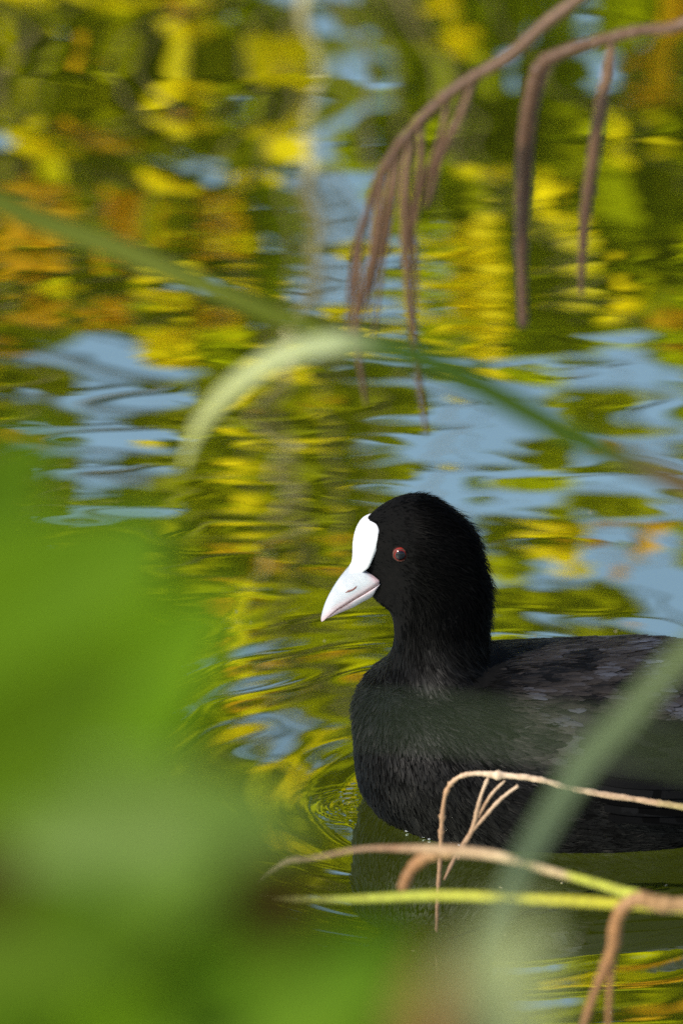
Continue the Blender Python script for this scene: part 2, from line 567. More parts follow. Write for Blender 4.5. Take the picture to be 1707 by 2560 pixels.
# yellow sapling with a pale stem
YY = 2.42
tp = [mirrored(x_, y_, YY) for x_, y_ in ((770, 60), (800, 350), (770, 650), (720, 1000), (640, 1450), (600, 1900))]
bx = tp[0][0] + 0.02
b = np.array([bx, YY, gz(bx, YY) - 0.05])
tree('slender yellow birch sapling with a pale stem on the far bank', b, [b, (b + tp[0]) / 2 + np.array([0.015, 0, 0])] + tp, [0.006, 0.0055, 0.0052, 0.0046, 0.0040, 0.0028, 0.0016, 0.0008], M['pale_bark'],
     [mc(110, 350, 45, 40, 9, YY), mc(110, 450, 60, 40, 12, YY), mc(230, 10, 80, 35, 9, YY), mc(40, 120, 60, 120, 7, YY), mc(480, 20, 80, 40, 5, YY), mc(480, 220, 30, 40, 6, YY), mc(400, 560, 50, 50, 7, YY),
      mc(480, 760, 90, 30, 12, YY), mc(420, 890, 20, 110, 16, YY), mc(1190, 720, 40, 100, 15, YY), mc(1210, 460, 60, 40, 4, YY), mc(1370, 535, 50, 20, 3, YY), mc(1360, 620, 60, 20, 2, YY),
      mc(1200, 900, 50, 30, 9, YY), mc(870, 740, 30, 50, 4, YY), mc(1400, 1430, 14, 150, 20, YY), mc(720, 950, 60, 40, 6, YY), mc(700, 1960, 120, 60, 11, YY), mc(600, 1200, 120, 40, 4, YY),
      mc(1130, 10, 40, 40, 6, YY), mc(1160, 95, 40, 15, 4, YY), mc(1120, 150, 40, 40, 5, YY), mc(1580, 350, 70, 40, 3, YY), mc(1480, 2350, 160, 60, 24, YY), mc(950, 1260, 200, 30, 4, YY), mc(1550, 760, 80, 60, 4, YY),
      mc(850, 1500, 160, 100, 4, YY), mc(620, 1620, 120, 80, 3, YY), mc(680, 250, 30, 120, 9, YY), mc(650, 500, 30, 60, 6, YY), mc(1010, 700, 30, 200, 6, YY)],
     M['yellow_leaf'], 0.036, 23, limb_r=0.0018, limb_bark=M['dark_bark'])
b, P = trunk_line(0.55, 2.62, 1.7, -0.12, 4)
tree('orange leaved sapling on the far bank', b, P, [0.012, 0.008, 0.003], M['dark_bark'],
     [mc(1660, 100, 50, 40, 6, 2.5), mc(1665, 170, 50, 20, 5, 2.5), mc(1655, 240, 40, 20, 5, 2.5), mc(1690, 860, 30, 80, 9, 2.5), mc(1680, 1340, 70, 20, 8, 2.5), mc(1590, 1545, 50, 10, 4, 2.5), mc(1650, 2460, 120, 90, 34, 2.5),
      mc(1560, 1290, 90, 10, 4, 2.5), mc(1430, 1310, 60, 12, 4, 2.5), mc(1590, 1420, 40, 14, 4, 2.5), mc(2100, 1200, 200, 500, 60, 2.5)],
     M['orange_leaf'], 0.030, 24, limb_r=0.0025)
b, P = trunk_line(-0.52, 2.55, 1.5, 0.10, 5)
tree('amber leaved sapling on the far bank beside the olive bush', b, P, [0.012, 0.008, 0.003], M['dark_bark'],
     [mc(50, 600, 50, 25, 8, 2.45), mc(50, 680, 60, 30, 8, 2.45), mc(270, 330, 60, 60, 9, 2.45), mc(170, 260, 60, 40, 8, 2.45), mc(300, 690, 90, 30, 12, 2.45), mc(20, 960, 60, 40, 8, 2.45), mc(540, 690, 80, 30, 8, 2.45),
      mc(470, 60, 30, 80, 9, 2.45), mc(620, 1500, 160, 80, 6, 2.45), mc(-200, 900, 160, 400, 50, 2.45), mc(760, 1350, 160, 60, 5, 2.45)],
     M['orange_leaf'], 0.028, 25, limb_r=0.0025)
# more of the bank, beyond what the mirror shows
for k, (x, y, h, w, mat, lab) in enumerate([
        (-9.0, 16.0, 4.2, 1.9, 'dark_leaf', 'dark green rounded tree behind the left of the far bank'),
        (-4.6, 15.0, 3.7, 1.6, 'yellow_leaf', 'wide yellow tree behind the far bank, left of centre'),
        (4.8, 15.5, 3.8, 1.6, 'olive_leaf', 'olive tree behind the far bank, right of centre'),
        (9.4, 16.5, 4.4, 2.0, 'orange_leaf', 'large orange tree behind the right of the far bank')]):
    b, P = trunk_line(x, y, h * 0.85, g.normal(0, 0.3), 30 + k)
    cl = []
    for q in range(14):
        a = g.uniform(0, 6.283)
        rr = w * g.uniform(0.1, 0.75)
        cl.append((np.array([x + rr * math.cos(a), y + 0.6 * rr * math.sin(a), h * g.uniform(0.3, 0.95)]), (w * .42, w * .42, h * .11), 210))
    tree(lab, b, P, [0.11, 0.06, 0.015], M['dark_bark'], cl, M[mat], 0.10, 50 + k, limb_r=0.02)
BUSH = ['dark green low bush at the far waterline, farthest left', 'olive low bush at the far waterline, second from the left', 'yellow low bush at the far waterline, right of the saplings', 'dark green low bush at the far waterline, farthest right']
for k, x in enumerate((-2.3, -1.35, 1.35, 2.3)):
    y = 2.5 + g.uniform(0, 0.2)
    b = np.array([x, y, gz(x, y) - 0.03])
    h = g.uniform(1.0, 1.3)
    cl = [(np.array([x + g.normal(0, .2), y + g.normal(0, .10), h * g.uniform(.2, .95)]), (.22, .18, .18), 120) for q in range(10)]
    tree(BUSH[k], b, [b, b + np.array([0.02, 0, h * .5]), b + np.array([0.05, 0, h * .9])], [0.02, 0.012, 0.004], M['dark_bark'], cl, M[['dark_leaf', 'olive_leaf', 'yellow_leaf', 'dark_leaf'][k]], 0.05, 80 + k,
         group='bushes along the far waterline', cat='bush', name='bush', limb_r=0.005)

# ------------------------------------------------------------------ the coot
M['skin_dark'] = plain_material('coot_down', [(0.3, (0.0012, 0.0012, 0.0012)), (0.7, (0.003, 0.0027, 0.0025))], 300, 0.9, 0.0, 0.1)
m, nt, p, out = nodes_of('coot_feather')
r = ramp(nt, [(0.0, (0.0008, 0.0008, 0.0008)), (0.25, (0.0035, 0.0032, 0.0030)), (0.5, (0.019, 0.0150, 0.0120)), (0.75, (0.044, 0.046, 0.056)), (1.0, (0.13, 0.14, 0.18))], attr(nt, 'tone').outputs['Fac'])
nt.links.new(r.outputs[0], p.inputs['Base Color'])
p.inputs['Roughness'].default_value = 0.5
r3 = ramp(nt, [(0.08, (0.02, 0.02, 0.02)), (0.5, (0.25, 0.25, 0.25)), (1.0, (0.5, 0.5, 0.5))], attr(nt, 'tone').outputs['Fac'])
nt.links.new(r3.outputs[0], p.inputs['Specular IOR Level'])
M['feather'] = m

def loft(rings):
    """rings: list of (k,3) arrays, closed with poles at both ends"""
    k = len(rings[0])
    V = np.vstack(rings + [rings[0].mean(0)[None], rings[-1].mean(0)[None]])
    F = []
    for i in range(len(rings) - 1):
        for j in range(k):
            F.append((i * k + j, i * k + (j + 1) % k, (i + 1) * k + (j + 1) % k, (i + 1) * k + j))
    a, b = len(V) - 2, len(V) - 1
    for j in range(k):
        F.append((a, (j + 1) % k, j))
        F.append((b, (len(rings) - 1) * k + j, (len(rings) - 1) * k + (j + 1) % k))
    return V, F

def interp_rows(rows, n):
    rows = np.array(rows, float)
    return spline(rows, n)

TH = np.linspace(0, 2 * np.pi, 40, endpoint=False)
rings = []
for x, t, bt, hw in interp_rows(body_rows, 60):
    T_, B_ = at(x, t), at(x, bt)
    c, h = (T_ + B_) / 2, (T_[2] - B_[2]) / 2
    ring = []
    for a in TH:
        ca, sa = math.cos(a), math.sin(a)
        e = 0.88
        ring.append(c + np.array([0, hw * math.copysign(abs(sa) ** e, sa), h * math.copysign(abs(ca) ** 0.95, ca)]))
    rings.append(np.array(ring))
BV, BF = loft(rings)
# neck and head in level slices: (y px, front x, back x, half width m, front pinch)
head_rows = [(1800, 950, 1330, .040, .1), (1740, 925, 1310, .0375, .1), (1700, 930, 1275, .034, .1), (1668, 955, 1248, .0305, .1), (1640, 972, 1228, .027, .1), (1608, 983, 1219, .0235, .1), (1575, 984, 1223, .0218, .1), (1545, 980, 1227, .0212, .12),
             (1518, 968, 1229, .0212, .18), (1497, 934, 1229, .0210, .45), (1459, 912, 1227, .0213, .60), (1415, 905, 1213, .0213, .60), (1372, 897, 1203, .0208, .46), (1335, 897, 1189, .0195, .38), (1309, 906, 1168, .0175, .34),
             (1283, 928, 1141, .0148, .28), (1262, 956, 1112, .0112, .2), (1246, 988, 1084, .007, .1), (1239, 1010, 1062, .0035, .1)]
def head_ring(row):
    y, f, b_, hw, pinch = row
    pf, pb = at(f, y), at(b_, y)
    c, a_ = (pf + pb) / 2, (pb[0] - pf[0]) / 2
    out = []
    for t in TH:
        ct, st = math.cos(t), math.sin(t)
        out.append(c + np.array([-a_ * ct, hw * st * (1 - pinch * max(0, ct) ** 1.0), 0]))
    return np.array(out)
rings = [head_ring(q) for q in interp_rows(head_rows, 70)]
HV, HF = loft(rings)
raw = link_mesh('coot_raw', np.vstack([BV, HV]), BF + [tuple(i + len(BV) for i in f) for f in HF])
md = raw.modifiers.new('remesh', 'REMESH')
md.mode = 'VOXEL'
md.voxel_size = 0.0017
sm = raw.modifiers.new('smooth', 'SMOOTH')
sm.factor = 0.5
sm.iterations = 14
dg = bpy.context.evaluated_depsgraph_get()
dg.update()
me = bpy.data.meshes.new_from_object(raw.evaluated_get(dg))
bpy.data.objects.remove(raw)
coot = empty('coot', Vector(at(1250, 2000)))
tag(coot, 'black coot with a white bill and forehead shield swimming on the pond', 'bird')
body = bpy.data.objects.new('body', me)
me.name = 'body'
col.objects.link(body)
me.materials.clear()
me.materials.append(M['skin_dark'])
me.polygons.foreach_set('use_smooth', np.ones(len(me.polygons), dtype=bool))
adopt(body, coot)

# plumage: fine barbs laid along the body
nv = len(me.vertices)
co = np.empty(nv * 3, np.float32); me.vertices.foreach_get('co', co); co = co.reshape(-1, 3).astype(float)
me.calc_loop_triangles()
tri = np.empty(len(me.loop_triangles) * 3, np.int32); me.loop_triangles.foreach_get('vertices', tri); tri = tri.reshape(-1, 3)
vn = np.empty(nv * 3, np.float32); me.vertex_normals.foreach_get('vector', vn); vn = vn.reshape(-1, 3).astype(float)
A3 = np.linalg.norm(np.cross(co[tri[:, 1]] - co[tri[:, 0]], co[tri[:, 2]] - co[tri[:, 0]]), axis=1)
cen = co[tri].mean(1)

EYE = at(1000, 1352)
NECK_Z = at(1100, 1640)[2]
BACK0 = at(1222, 1638)
TOPZ = at(1045, 1235)[2]
XL = at(886, 1841)[0]

def sample(n, weight):
    w = A3 * weight
    idx = rng.choice(len(tri), n, p=w / w.sum())
    u, v = rng.random(n), rng.random(n)
    f = u + v > 1
    u[f], v[f] = 1 - u[f], 1 - v[f]
    w0 = (1 - u - v)[:, None]
    t = tri[idx]
    P = co[t[:, 0]] * w0 + co[t[:, 1]] * u[:, None] + co[t[:, 2]] * v[:, None]
    N = vn[t[:, 0]] * w0 + vn[t[:, 1]] * u[:, None] + vn[t[:, 2]] * v[:, None]
    N /= np.linalg.norm(N, axis=1)[:, None]
    return P, N

def sstep(a, b, x):
    t = np.clip((x - a) / (b - a), 0, 1)
    return t * t * (3 - 2 * t)

def vnoise(P, f, seed):
    """cheap smooth noise 0..1"""
    g_ = np.random.default_rng(seed)
    s = np.zeros(len(P))
    for k in range(7):
        d = g_.normal(size=3) * f
        s += np.sin(P @ d + g_.uniform(0, 6.28))
    return 0.5 + s / 7 * 0.85

def flow(P):
    zh = sstep(NECK_Z - 0.004, NECK_Z + 0.030, P[:, 2])              # 1 on neck and head
    hd = sstep(at(1100, 1500)[2], at(1100, 1400)[2], P[:, 2])        # 1 on the head
    front = 1 - sstep(XL + 0.02, XL + 0.085, P[:, 0])
    dirb = np.stack([np.full(len(P), 1.0), np.zeros(len(P)), -0.10 - 1.6 * front], 1)
    low = sstep(at(1, 1900)[2], at(1, 2020)[2], P[:, 2])
    dirb[:, 2] += 0.25 * low * (1 - front)
    dirn = np.stack([0.15 + 0 * P[:, 0], np.zeros(len(P)), np.full(len(P), -1.0)], 1)
    dx, dz = P[:, 0] - at(890, 1, 0)[0], P[:, 2] - at(1, 1440)[2]
    dirh = np.stack([np.full(len(P), 1.0), np.sign(P[:, 1]) * 0.15, -0.25 - 9 * (P[:, 0] - EYE[0]).clip(0) * 1.6 - 0 * dz], 1)
    dirh[:, 2] += 14 * np.clip(EYE[0] - P[:, 0], 0, 0.02) * (P[:, 2] > EYE[2])
    D = dirb * (1 - zh)[:, None] + zh[:, None] * (dirn * (1 - hd)[:, None] + dirh * hd[:, None])
    return D / np.linalg.norm(D, axis=1)[:, None], zh, hd, front

def ribbons(P, N, D, L, W, lift, tone, bend=0.25, jitter=0.16, tip=0.15, sink=0.0004):
    n = len(P)
    D = D + rng.normal(0, jitter, D.shape)
    T = D - N * (D * N).sum(1)[:, None]
    T /= np.linalg.norm(T, axis=1)[:, None] + 1e-9
    Sd = np.cross(N, T)
    a = lift[:, None]
    up1 = T * np.cos(a) + N * np.sin(a)
    up2 = T * np.cos(a * (1 - bend * 2)) + N * np.sin(a * (1 - bend * 2))
    p0 = P - N * sink
    p1 = p0 + up1 * L[:, None] * .5
    p2 = p1 + up2 * L[:, None] * .5
    w = W[:, None] / 2
    V = np.stack([p0 - Sd * w * .6, p0 + Sd * w * .6, p1 + Sd * w, p1 - Sd * w, p2 + Sd * w * tip, p2 - Sd * w * tip], 1).reshape(-1, 3)
    b_ = (np.arange(n) * 6)[:, None]
    F = np.vstack([b_ + np.array([[0, 1, 2, 3]]), b_ + np.array([[3, 2, 4, 5]])])
    return V, F, np.repeat(tone, 6)

above = (cen[:, 2] > -0.012).astype(float)
inframe = np.where((cen[:, 0] < at(1800, 1)[0]) & (cen[:, 1] < 0.035), 1.0, 0.12)
# fine barbs everywhere
P, N = sample(70000, above * inframe)
D, zh, hd, front = flow(P)
n = len(P)
clump = vnoise(P * np.array([1.0, 1.0, 0.45]), 620, 3)
clump2 = vnoise(P, 160, 4)
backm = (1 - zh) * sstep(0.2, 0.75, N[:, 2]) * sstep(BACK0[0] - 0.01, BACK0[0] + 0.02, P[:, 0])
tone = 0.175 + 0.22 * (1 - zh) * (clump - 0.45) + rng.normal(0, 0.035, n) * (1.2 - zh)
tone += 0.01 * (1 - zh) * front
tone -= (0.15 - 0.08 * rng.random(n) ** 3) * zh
tone += backm * (0.16 + 0.45 * (clump2 - 0.45))  # slate back, with bluish sky sheen put into the tone of upward-facing barbs
L = np.where(zh > 0.5, 0.0055, 0.0085) * rng.uniform(0.7, 1.3, n) + 0.002 * backm
W = np.where(zh > 0.5, 0.00055, 0.00075) * rng.uniform(0.7, 1.3, n)
nape = zh * sstep(0.1, 0.8, N[:, 0]) * (1 - sstep(TOPZ - 0.012, TOPZ, P[:, 2]))
lift = R(5) + R(6) * rng.random(n) + R(40) * np.maximum(nape, 0.45 * zh * (N[:, 2] > -0.2) * (P[:, 0] > EYE[0])) * rng.random(n) ** 3
L = L * (1 + 0.5 * nape * rng.random(n))
face = zh * (P[:, 0] < EYE[0] + 0.004) * (P[:, 2] > at(1, 1520)[2])
L = L * (1 - 0.45 * face)
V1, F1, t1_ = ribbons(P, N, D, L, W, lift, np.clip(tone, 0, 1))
# broader contour feathers over breast, flank and back
w = above * inframe * (cen[:, 2] < NECK_Z + 0.01)
P, N = sample(15000, w)
D, zh, hd, front = flow(P)
n = len(P)
clump2 = vnoise(P, 190, 14)
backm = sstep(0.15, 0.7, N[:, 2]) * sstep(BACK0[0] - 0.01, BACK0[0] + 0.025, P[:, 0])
tone = 0.16 + 0.12 * (clump2 - 0.4) + rng.normal(0, 0.04, n) + backm * (0.26 + 0.42 * (clump2 - 0.45) + rng.normal(0, 0.05, n))  # back feathers facing up also carry the sky sheen in their tone
L = rng.uniform(0.008, 0.013, n) + 0.005 * backm
W = rng.uniform(0.0012, 0.0022, n) + 0.0014 * backm
def contour(P, N, D, L, W, lift, tone):
    n = len(P)
    D = D + rng.normal(0, 0.09, D.shape)
    T = D - N * (D * N).sum(1)[:, None]
    T /= np.linalg.norm(T, axis=1)[:, None] + 1e-9
    Sd = np.cross(N, T)
    rows, tn = [], []
    for t, wd, dt in ((0, .5, -.10), (.35, .92, -.05), (.62, 1.0, 0), (.82, .86, .03), (.93, .58, .05), (1.0, .18, .06)):
        c = P - N * 0.0004 + (T * np.cos(lift)[:, None] + N * np.sin(lift)[:, None] * (1 - .55 * t)) * (L * t)[:, None]
        w_ = (W * wd / 2)[:, None]
        rows += [c - Sd * w_, c + N * (W * .10)[:, None], c + Sd * w_]
        tn += [tone + dt, tone + dt - .03, tone + dt]
    V = np.stack(rows, 1).reshape(-1, 3)
    b_ = (np.arange(n) * 18)[:, None]
    F = np.vstack([b_ + np.array([[i * 3 + j, i * 3 + j + 1, i * 3 + j + 4, i * 3 + j + 3]]) for i in range(5) for j in range(2)])
    return V, F, np.clip(np.stack(tn, 1).reshape(-1), 0, 1)
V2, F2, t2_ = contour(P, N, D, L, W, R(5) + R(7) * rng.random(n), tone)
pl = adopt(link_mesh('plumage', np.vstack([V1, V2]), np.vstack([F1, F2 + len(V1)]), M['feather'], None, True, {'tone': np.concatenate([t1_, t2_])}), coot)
pl['kind'] = 'stuff'

# folded wing: overlapping long feathers along the flank
def feather_blade(root_p, tip_p, nrm, width, bow=0.0):
    n = 9
    V = []
    ax = tip_p - root_p
    side = np.cross(nrm, ax)
    side /= np.linalg.norm(side)
    prof = [.45, .75, .92, 1, 1, .97, .88, .66, .22]
    for i in range(n):
        t = i / (n - 1)
        c = root_p + ax * t + nrm * bow * math.sin(math.pi * t)
        V += [c - side * width / 2 * prof[i], c + nrm * width * .08, c + side * width / 2 * prof[i]]
    F = []
    for i in range(n - 1):
        for j in range(2):
            F.append((i * 3 + j, i * 3 + j + 1, i * 3 + j + 4, i * 3 + j + 3))
    return np.array(V), F
for sgn, nm in ((-1, 'wing'), (1, 'wing')):
    VV, FF, TT, off = [], [], [], 0
    for row in range(10):
        for k in range(13):
            px0 = 1420 + k * 42 + row * 10
            py0 = 1700 + row * 22 + k * 3
            if px0 > 1960:
                continue
            z0, z1 = at(px0, py0)[2], at(px0 + 150, py0 + 22)[2]
            x0, x1 = at(px0, py0)[0], at(px0 + 150 + row * 12, py0)[0]
            def ysurf(x, z):
                d = (cen[:, 0] - x) ** 2 + (cen[:, 2] - z) ** 2 + 100 * (cen[:, 1] * sgn < 0.0)
                return cen[int(np.argmin(d)), 1]
            a = np.array([x0, ysurf(x0, z0) + sgn * (0.0012 + 0.0003 * row), z0])
            b2 = np.array([x1, ysurf(x1, z1) + sgn * (0.0035), z1])
            nrm = np.array([0, sgn * 0.85, 0.5]); nrm /= np.linalg.norm(nrm)
            v, f = feather_blade(a, b2, nrm, 0.0075, 0.0015)
            VV.append(v); FF += [tuple(q + off for q in ff) for ff in f]; off += len(v)
            TT.append(np.full(len(v), np.clip(rng.normal(0.24 - 0.012 * row, 0.05), 0, 1)))
    adopt(link_mesh(nm, np.vstack(VV), FF, M['feather'], None, True, {'tone': np.concatenate(TT)}), coot)
# tail
VV, FF, TT, off = [], [], [], 0
for k in range(7):
    a = at(2060, 1800); a[1] = (k - 3) * 0.004
    b2 = at(2230, 1850); b2[1] = (k - 3) * 0.009
    v, f = feather_blade(a, b2, np.array([0, 0, 1.0]), 0.012, 0.002)
    VV.append(v); FF += [tuple(q + off for q in ff) for ff in f]; off += len(v); TT.append(np.full(len(v), 0.25))
adopt(link_mesh('tail', np.vstack(VV), FF, M['feather'], None, True, {'tone': np.concatenate(TT)}), coot)

# bill and shield
def zoomed(p):                   # coordinates measured on an enlarged crop of the head
    return (780 + p[0] * 520 / 1568, 1200 + p[1] * 520 / 1568)
def P3(p):
    q = zoomed(p)
    return at(q[0], q[1])
def lens(front, back, width, power=0.5, n=40, k=11, base=0.0, tail_round=True):
    """front / back: matched outlines in the bird's median plane; width: half width reached at the back edge"""
    Fp, Bp = spline([P3(q) for q in front], n), spline([P3(q) for q in back], n)
    ww = np.interp(np.linspace(0, 1, n), np.linspace(0, 1, len(width)), width)
    rings = []
    for i in range(n):
        ring = []
        ts = np.sin(np.linspace(0, np.pi / 2, k))
        ts = 1 - np.cos(np.linspace(0, np.pi / 2, k))
        left, right = [], []
        for t in ts:
            y = ww[i] * (base + (1 - base) * (1 - (1 - t) ** 2) ** power)
            c = Fp[i] * (1 - t) + Bp[i] * t
            left.append(c + np.array([0, -y, 0])); right.append(c + np.array([0, y, 0]))
        ring = left + right[::-1]
        rings.append(np.array(ring))
    return loft(rings)

m, nt, p, out = nodes_of('bill_horn')
n1 = noise(nt, 160, 4)
r = ramp(nt, [(0.35, (0.30, 0.325, 0.36)), (0.65, (0.37, 0.395, 0.435))], n1.outputs['Fac'])
a = attr(nt, 'pink')
mx = nt.nodes.new('ShaderNodeMix'); mx.data_type = 'RGBA'
mx.inputs[7].default_value = (0.46, 0.27, 0.28, 1)
nt.links.new(a.outputs['Fac'], mx.inputs[0])
nt.links.new(r.outputs[0], mx.inputs[6])
nt.links.new(mx.outputs[2], p.inputs['Base Color'])
p.inputs['Roughness'].default_value = 0.42
p.inputs['Subsurface Weight'].default_value = 0.15
p.inputs['Subsurface Radius'].default_value = (0.002, 0.0012, 0.001)
p.inputs['Subsurface Scale'].default_value = 1.0
M['bill'] = m
M['nostril'] = plain_material('nostril_dark', [(0.3, (0.10, 0.035, 0.03)), (0.7, (0.16, 0.06, 0.05))], 200, 0.7)

M['shield'] = plain_material('white_shield', [(0.35, (0.64, 0.64, 0.65)), (0.65, (0.70, 0.70, 0.71))], 140, 0.45, 0.15)
shield_front = [(425, 284), (372, 302), (340, 345), (318, 405), (306, 480), (304, 560), (298, 612), (280, 650), (240, 695)]
shield_back = [(440, 284), (482, 290), (503, 325), (502, 385), (482, 470), (448, 560), (425, 612), (385, 655), (380, 700)]
V, F = lens(shield_front, shield_back, [.0035, .0075, .0095, .0102, .0100, .0090, .0080, .0068, .0062], 0.55)
adopt(link_mesh('forehead_shield', V, F, M['shield'], None, True, {'pink': np.zeros(len(V))}), coot)
culmen = [(300, 625), (275, 655), (232, 705), (182, 772), (140, 840), (106, 908), (82, 975), (68, 1035), (68, 1062)]
tomium = [(470, 690), (505, 722), (428, 786), (345, 843), (265, 898), (195, 950), (138, 1000), (92, 1048), (74, 1066)]
V, F = lens(culmen, tomium, [.0088, .0094, .0078, .0064, .0052, .0040, .0030, .0018, .0006], 0.5)
pk = np.clip(1 - np.abs((V - P3((195, 950))) @ np.array([0.7, 0, 0.7])) / 0.004, 0, 1) * 0.0
tm = spline([P3(q) for q in tomium], 40)
dist = np.min(np.linalg.norm((V[:, None, :] - tm[None]) * np.array([1, 0, 1]), axis=2), axis=1)
pk = np.clip(1 - dist / 0.0030, 0, 1) * 0.7
ub = adopt(link_mesh('upper_mandible', V, F, M['bill'], None, True, {'pink': pk}), coot)
low_t = [(512, 732), (470, 764), (400, 815), (335, 860), (265, 908), (200, 957), (150, 1000), (110, 1036)]
low_b = [(500, 760), (466, 838), (445, 868), (380, 906), (325, 943), (255, 975), (190, 1004), (128, 1036)]
V, F = lens(low_b, low_t, [.0088, .0086, .0074, .0060, .0046, .0035, .0024, .0012], 0.5, base=0.25)
dist = np.min(np.linalg.norm((V[:, None, :] - tm[None]) * np.array([1, 0, 1]), axis=2), axis=1)
pk = np.clip(0.12 + (np.abs(V[:, 0] - P3((200, 990))[0]) < 0.006) * 0.25 + 0.45 * np.clip(1 - dist / 0.002, 0, 1), 0, 1)
adopt(link_mesh('lower_mandible', V, F, M['bill'], None, True, {'pink': pk}), coot)
# dark line of the mouth and the nostril slits
def surf_y(pt, ob_V, sgn):
    d = (ob_V[:, 0] - pt[0]) ** 2 + (ob_V[:, 2] - pt[2]) ** 2 + 1.0 * (ob_V[:, 1] * sgn < 0)
    return ob_V[int(np.argmin(d)), 1]
UV = np.array([v.co[:] for v in ub.data.vertices])
for sgn in (-1, 1):
    pts = []
    for q in ((498, 728), (428, 787), (345, 845), (265, 901), (200, 951)):
        c = P3(q)
        c[1] = surf_y(c, UV, sgn) - sgn * 0.00015
        pts.append(c)
    adopt(link_mesh('mouth_line', *tube_data(pts, [0.00018, 0.00026, 0.00024, 0.0002, 0.0001], n=24, sides=6)[:2], M['nostril']), coot)
    pts = []
    for q in ((250, 818), (275, 803), (305, 790), (330, 768), (342, 750)):
        c = P3(q)
        c[1] = surf_y(c, UV, sgn) - sgn * 0.0001
        pts.append(c)
    adopt(link_mesh('nostril', *tube_data(pts, [0.0001, 0.00045, 0.00055, 0.00045, 0.0001], n=16, sides=8)[:2], M['nostril']), coot)

# eyes: glossy ball with red iris and black pupil, thin lid ring
m, nt, p, out = nodes_of('eye_red')
tc = nt.nodes.new('ShaderNodeTexCoord')
sp = nt.nodes.new('ShaderNodeVectorMath'); sp.operation = 'MULTIPLY'
sp.inputs[1].default_value = (1, 0, 1)
nt.links.new(tc.outputs['Object'], sp.inputs[0])
ln = nt.nodes.new('ShaderNodeVectorMath'); ln.operation = 'LENGTH'
nt.links.new(sp.outputs[0], ln.inputs[0])
mul = nt.nodes.new('ShaderNodeMath'); mul.operation = 'MULTIPLY'; mul.inputs[1].default_value = 250.0
nt.links.new(ln.outputs['Value'], mul.inputs[0])
r = ramp(nt, [(0.0, (0.002, 0.002, 0.002)), (0.56, (0.003, 0.002, 0.002)), (0.63, (0.10, 0.006, 0.003)), (0.80, (0.36, 0.018, 0.006)), (0.88, (0.02, 0.008, 0.005))], mul.outputs[0])
nt.links.new(r.outputs[0], p.inputs['Base Color'])
p.inputs['Roughness'].default_value = 0.13
p.inputs['Specular IOR Level'].default_value = 0.5
M['eye'] = m
M['lid'] = plain_material('eyelid', [(0.3, (0.02, 0.008, 0.005)), (0.7, (0.09, 0.035, 0.02))], 900, 0.6)
hv = np.array([v.co[:] for v in me.vertices])
for sgn in (-1, 1):
    ys = surf_y(EYE, hv, sgn)
    bm = bmesh.new()
    bmesh.ops.create_uvsphere(bm, u_segments=40, v_segments=24, radius=0.0038)
    em = bpy.data.meshes.new('eye')
    bm.to_mesh(em); bm.free()
    em.polygons.foreach_set('use_smooth', np.ones(len(em.polygons), dtype=bool))
    em.materials.append(M['eye'])
    e = bpy.data.objects.new('eye', em)
    col.objects.link(e)
    e.location = (EYE[0], ys - sgn * 0.0018, EYE[2])
    e.parent = coot
    e.matrix_parent_inverse = Matrix.Translation(-Vector(coot.location))
    ring = [np.array([EYE[0] + 0.0032 * math.cos(t), ys + sgn * 0.0005, EYE[2] + 0.0029 * math.sin(t)]) for t in np.linspace(0, 6.283, 28)]
    adopt(link_mesh('eyelid', *tube_data(ring, [0.00032], n=50, sides=6)[:2], M['lid']), coot)

# water beads clinging where breast meets the pond
m, nt, p, out = nodes_of('water_bead')
p.inputs['Base Color'].default_value = (0.8, 0.85, 0.9, 1)
p.inputs['Roughness'].default_value = 0.03
p.inputs['Transmission Weight'].default_value = 0.7
p.inputs['IOR'].default_value = 1.33
M['bead'] = m
for (px, rr) in ((893, .0005), (898, .0007), (905, .0006), (918, .0008), (926, .0005), (948, .0006), (953, .0005), (979, .0008), (1014, .0007), (1060, .0005), (1075, .0006), (1143, .0006)):
    X_ = at(px, 2020)[0]
    d = np.abs(cen[:, 0] - X_) + 5 * np.abs(cen[:, 2] - 0.0012) + 100 * (cen[:, 1] > 0.004)
    q = cen[int(np.argmin(d))]
    bm = bmesh.new()
    bmesh.ops.create_uvsphere(bm, u_segments=10, v_segments=7, radius=rr)
    bmesh.ops.scale(bm, vec=(1.5, 1, 0.8), verts=bm.verts)
    bmesh.ops.translate(bm, vec=(q[0] - 0.0004, q[1] - 0.0012, max(q[2], 0.0006)), verts=bm.verts)
    em = bpy.data.meshes.new('water_bead'); bm.to_mesh(em); bm.free()
    em.polygons.foreach_set('use_smooth', np.ones(len(em.polygons), dtype=bool))
    em.materials.append(M['bead'])
    o = bpy.data.objects.new('water_bead', em); col.objects.link(o)
    adopt(o, coot)

# ------------------------------------------------------------------ drooping dry stems behind the bird
M['dry_stem'] = along_material('dry_purple_brown_stem', [(0.0, (0.20, 0.115, 0.065)), (0.35, (0.115, 0.057, 0.023)), (0.7, (0.085, 0.038, 0.014)), (1.0, (0.078, 0.034, 0.013))], 0.55)
M['tan_stem'] = along_material('tan_stem', [(0.0, (0.26, 0.30, 0.05)), (0.2, (0.42, 0.27, 0.15)), (0.45, (0.66, 0.50, 0.34)), (0.65, (0.38, 0.22, 0.11)), (1.0, (0.12, 0.06, 0.03))], 0.5)
M['tan_branch'] = along_material('tan_branchlet', [(0.0, (0.50, 0.36, 0.24)), (0.5, (0.34, 0.21, 0.12)), (1.0, (0.20, 0.11, 0.06))], 0.5)
M['brown_stem'] = along_material('rusty_stem', [(0.0, (0.42, 0.26, 0.11)), (0.4, (0.28, 0.13, 0.04)), (1.0, (0.18, 0.08, 0.025))], 0.6)
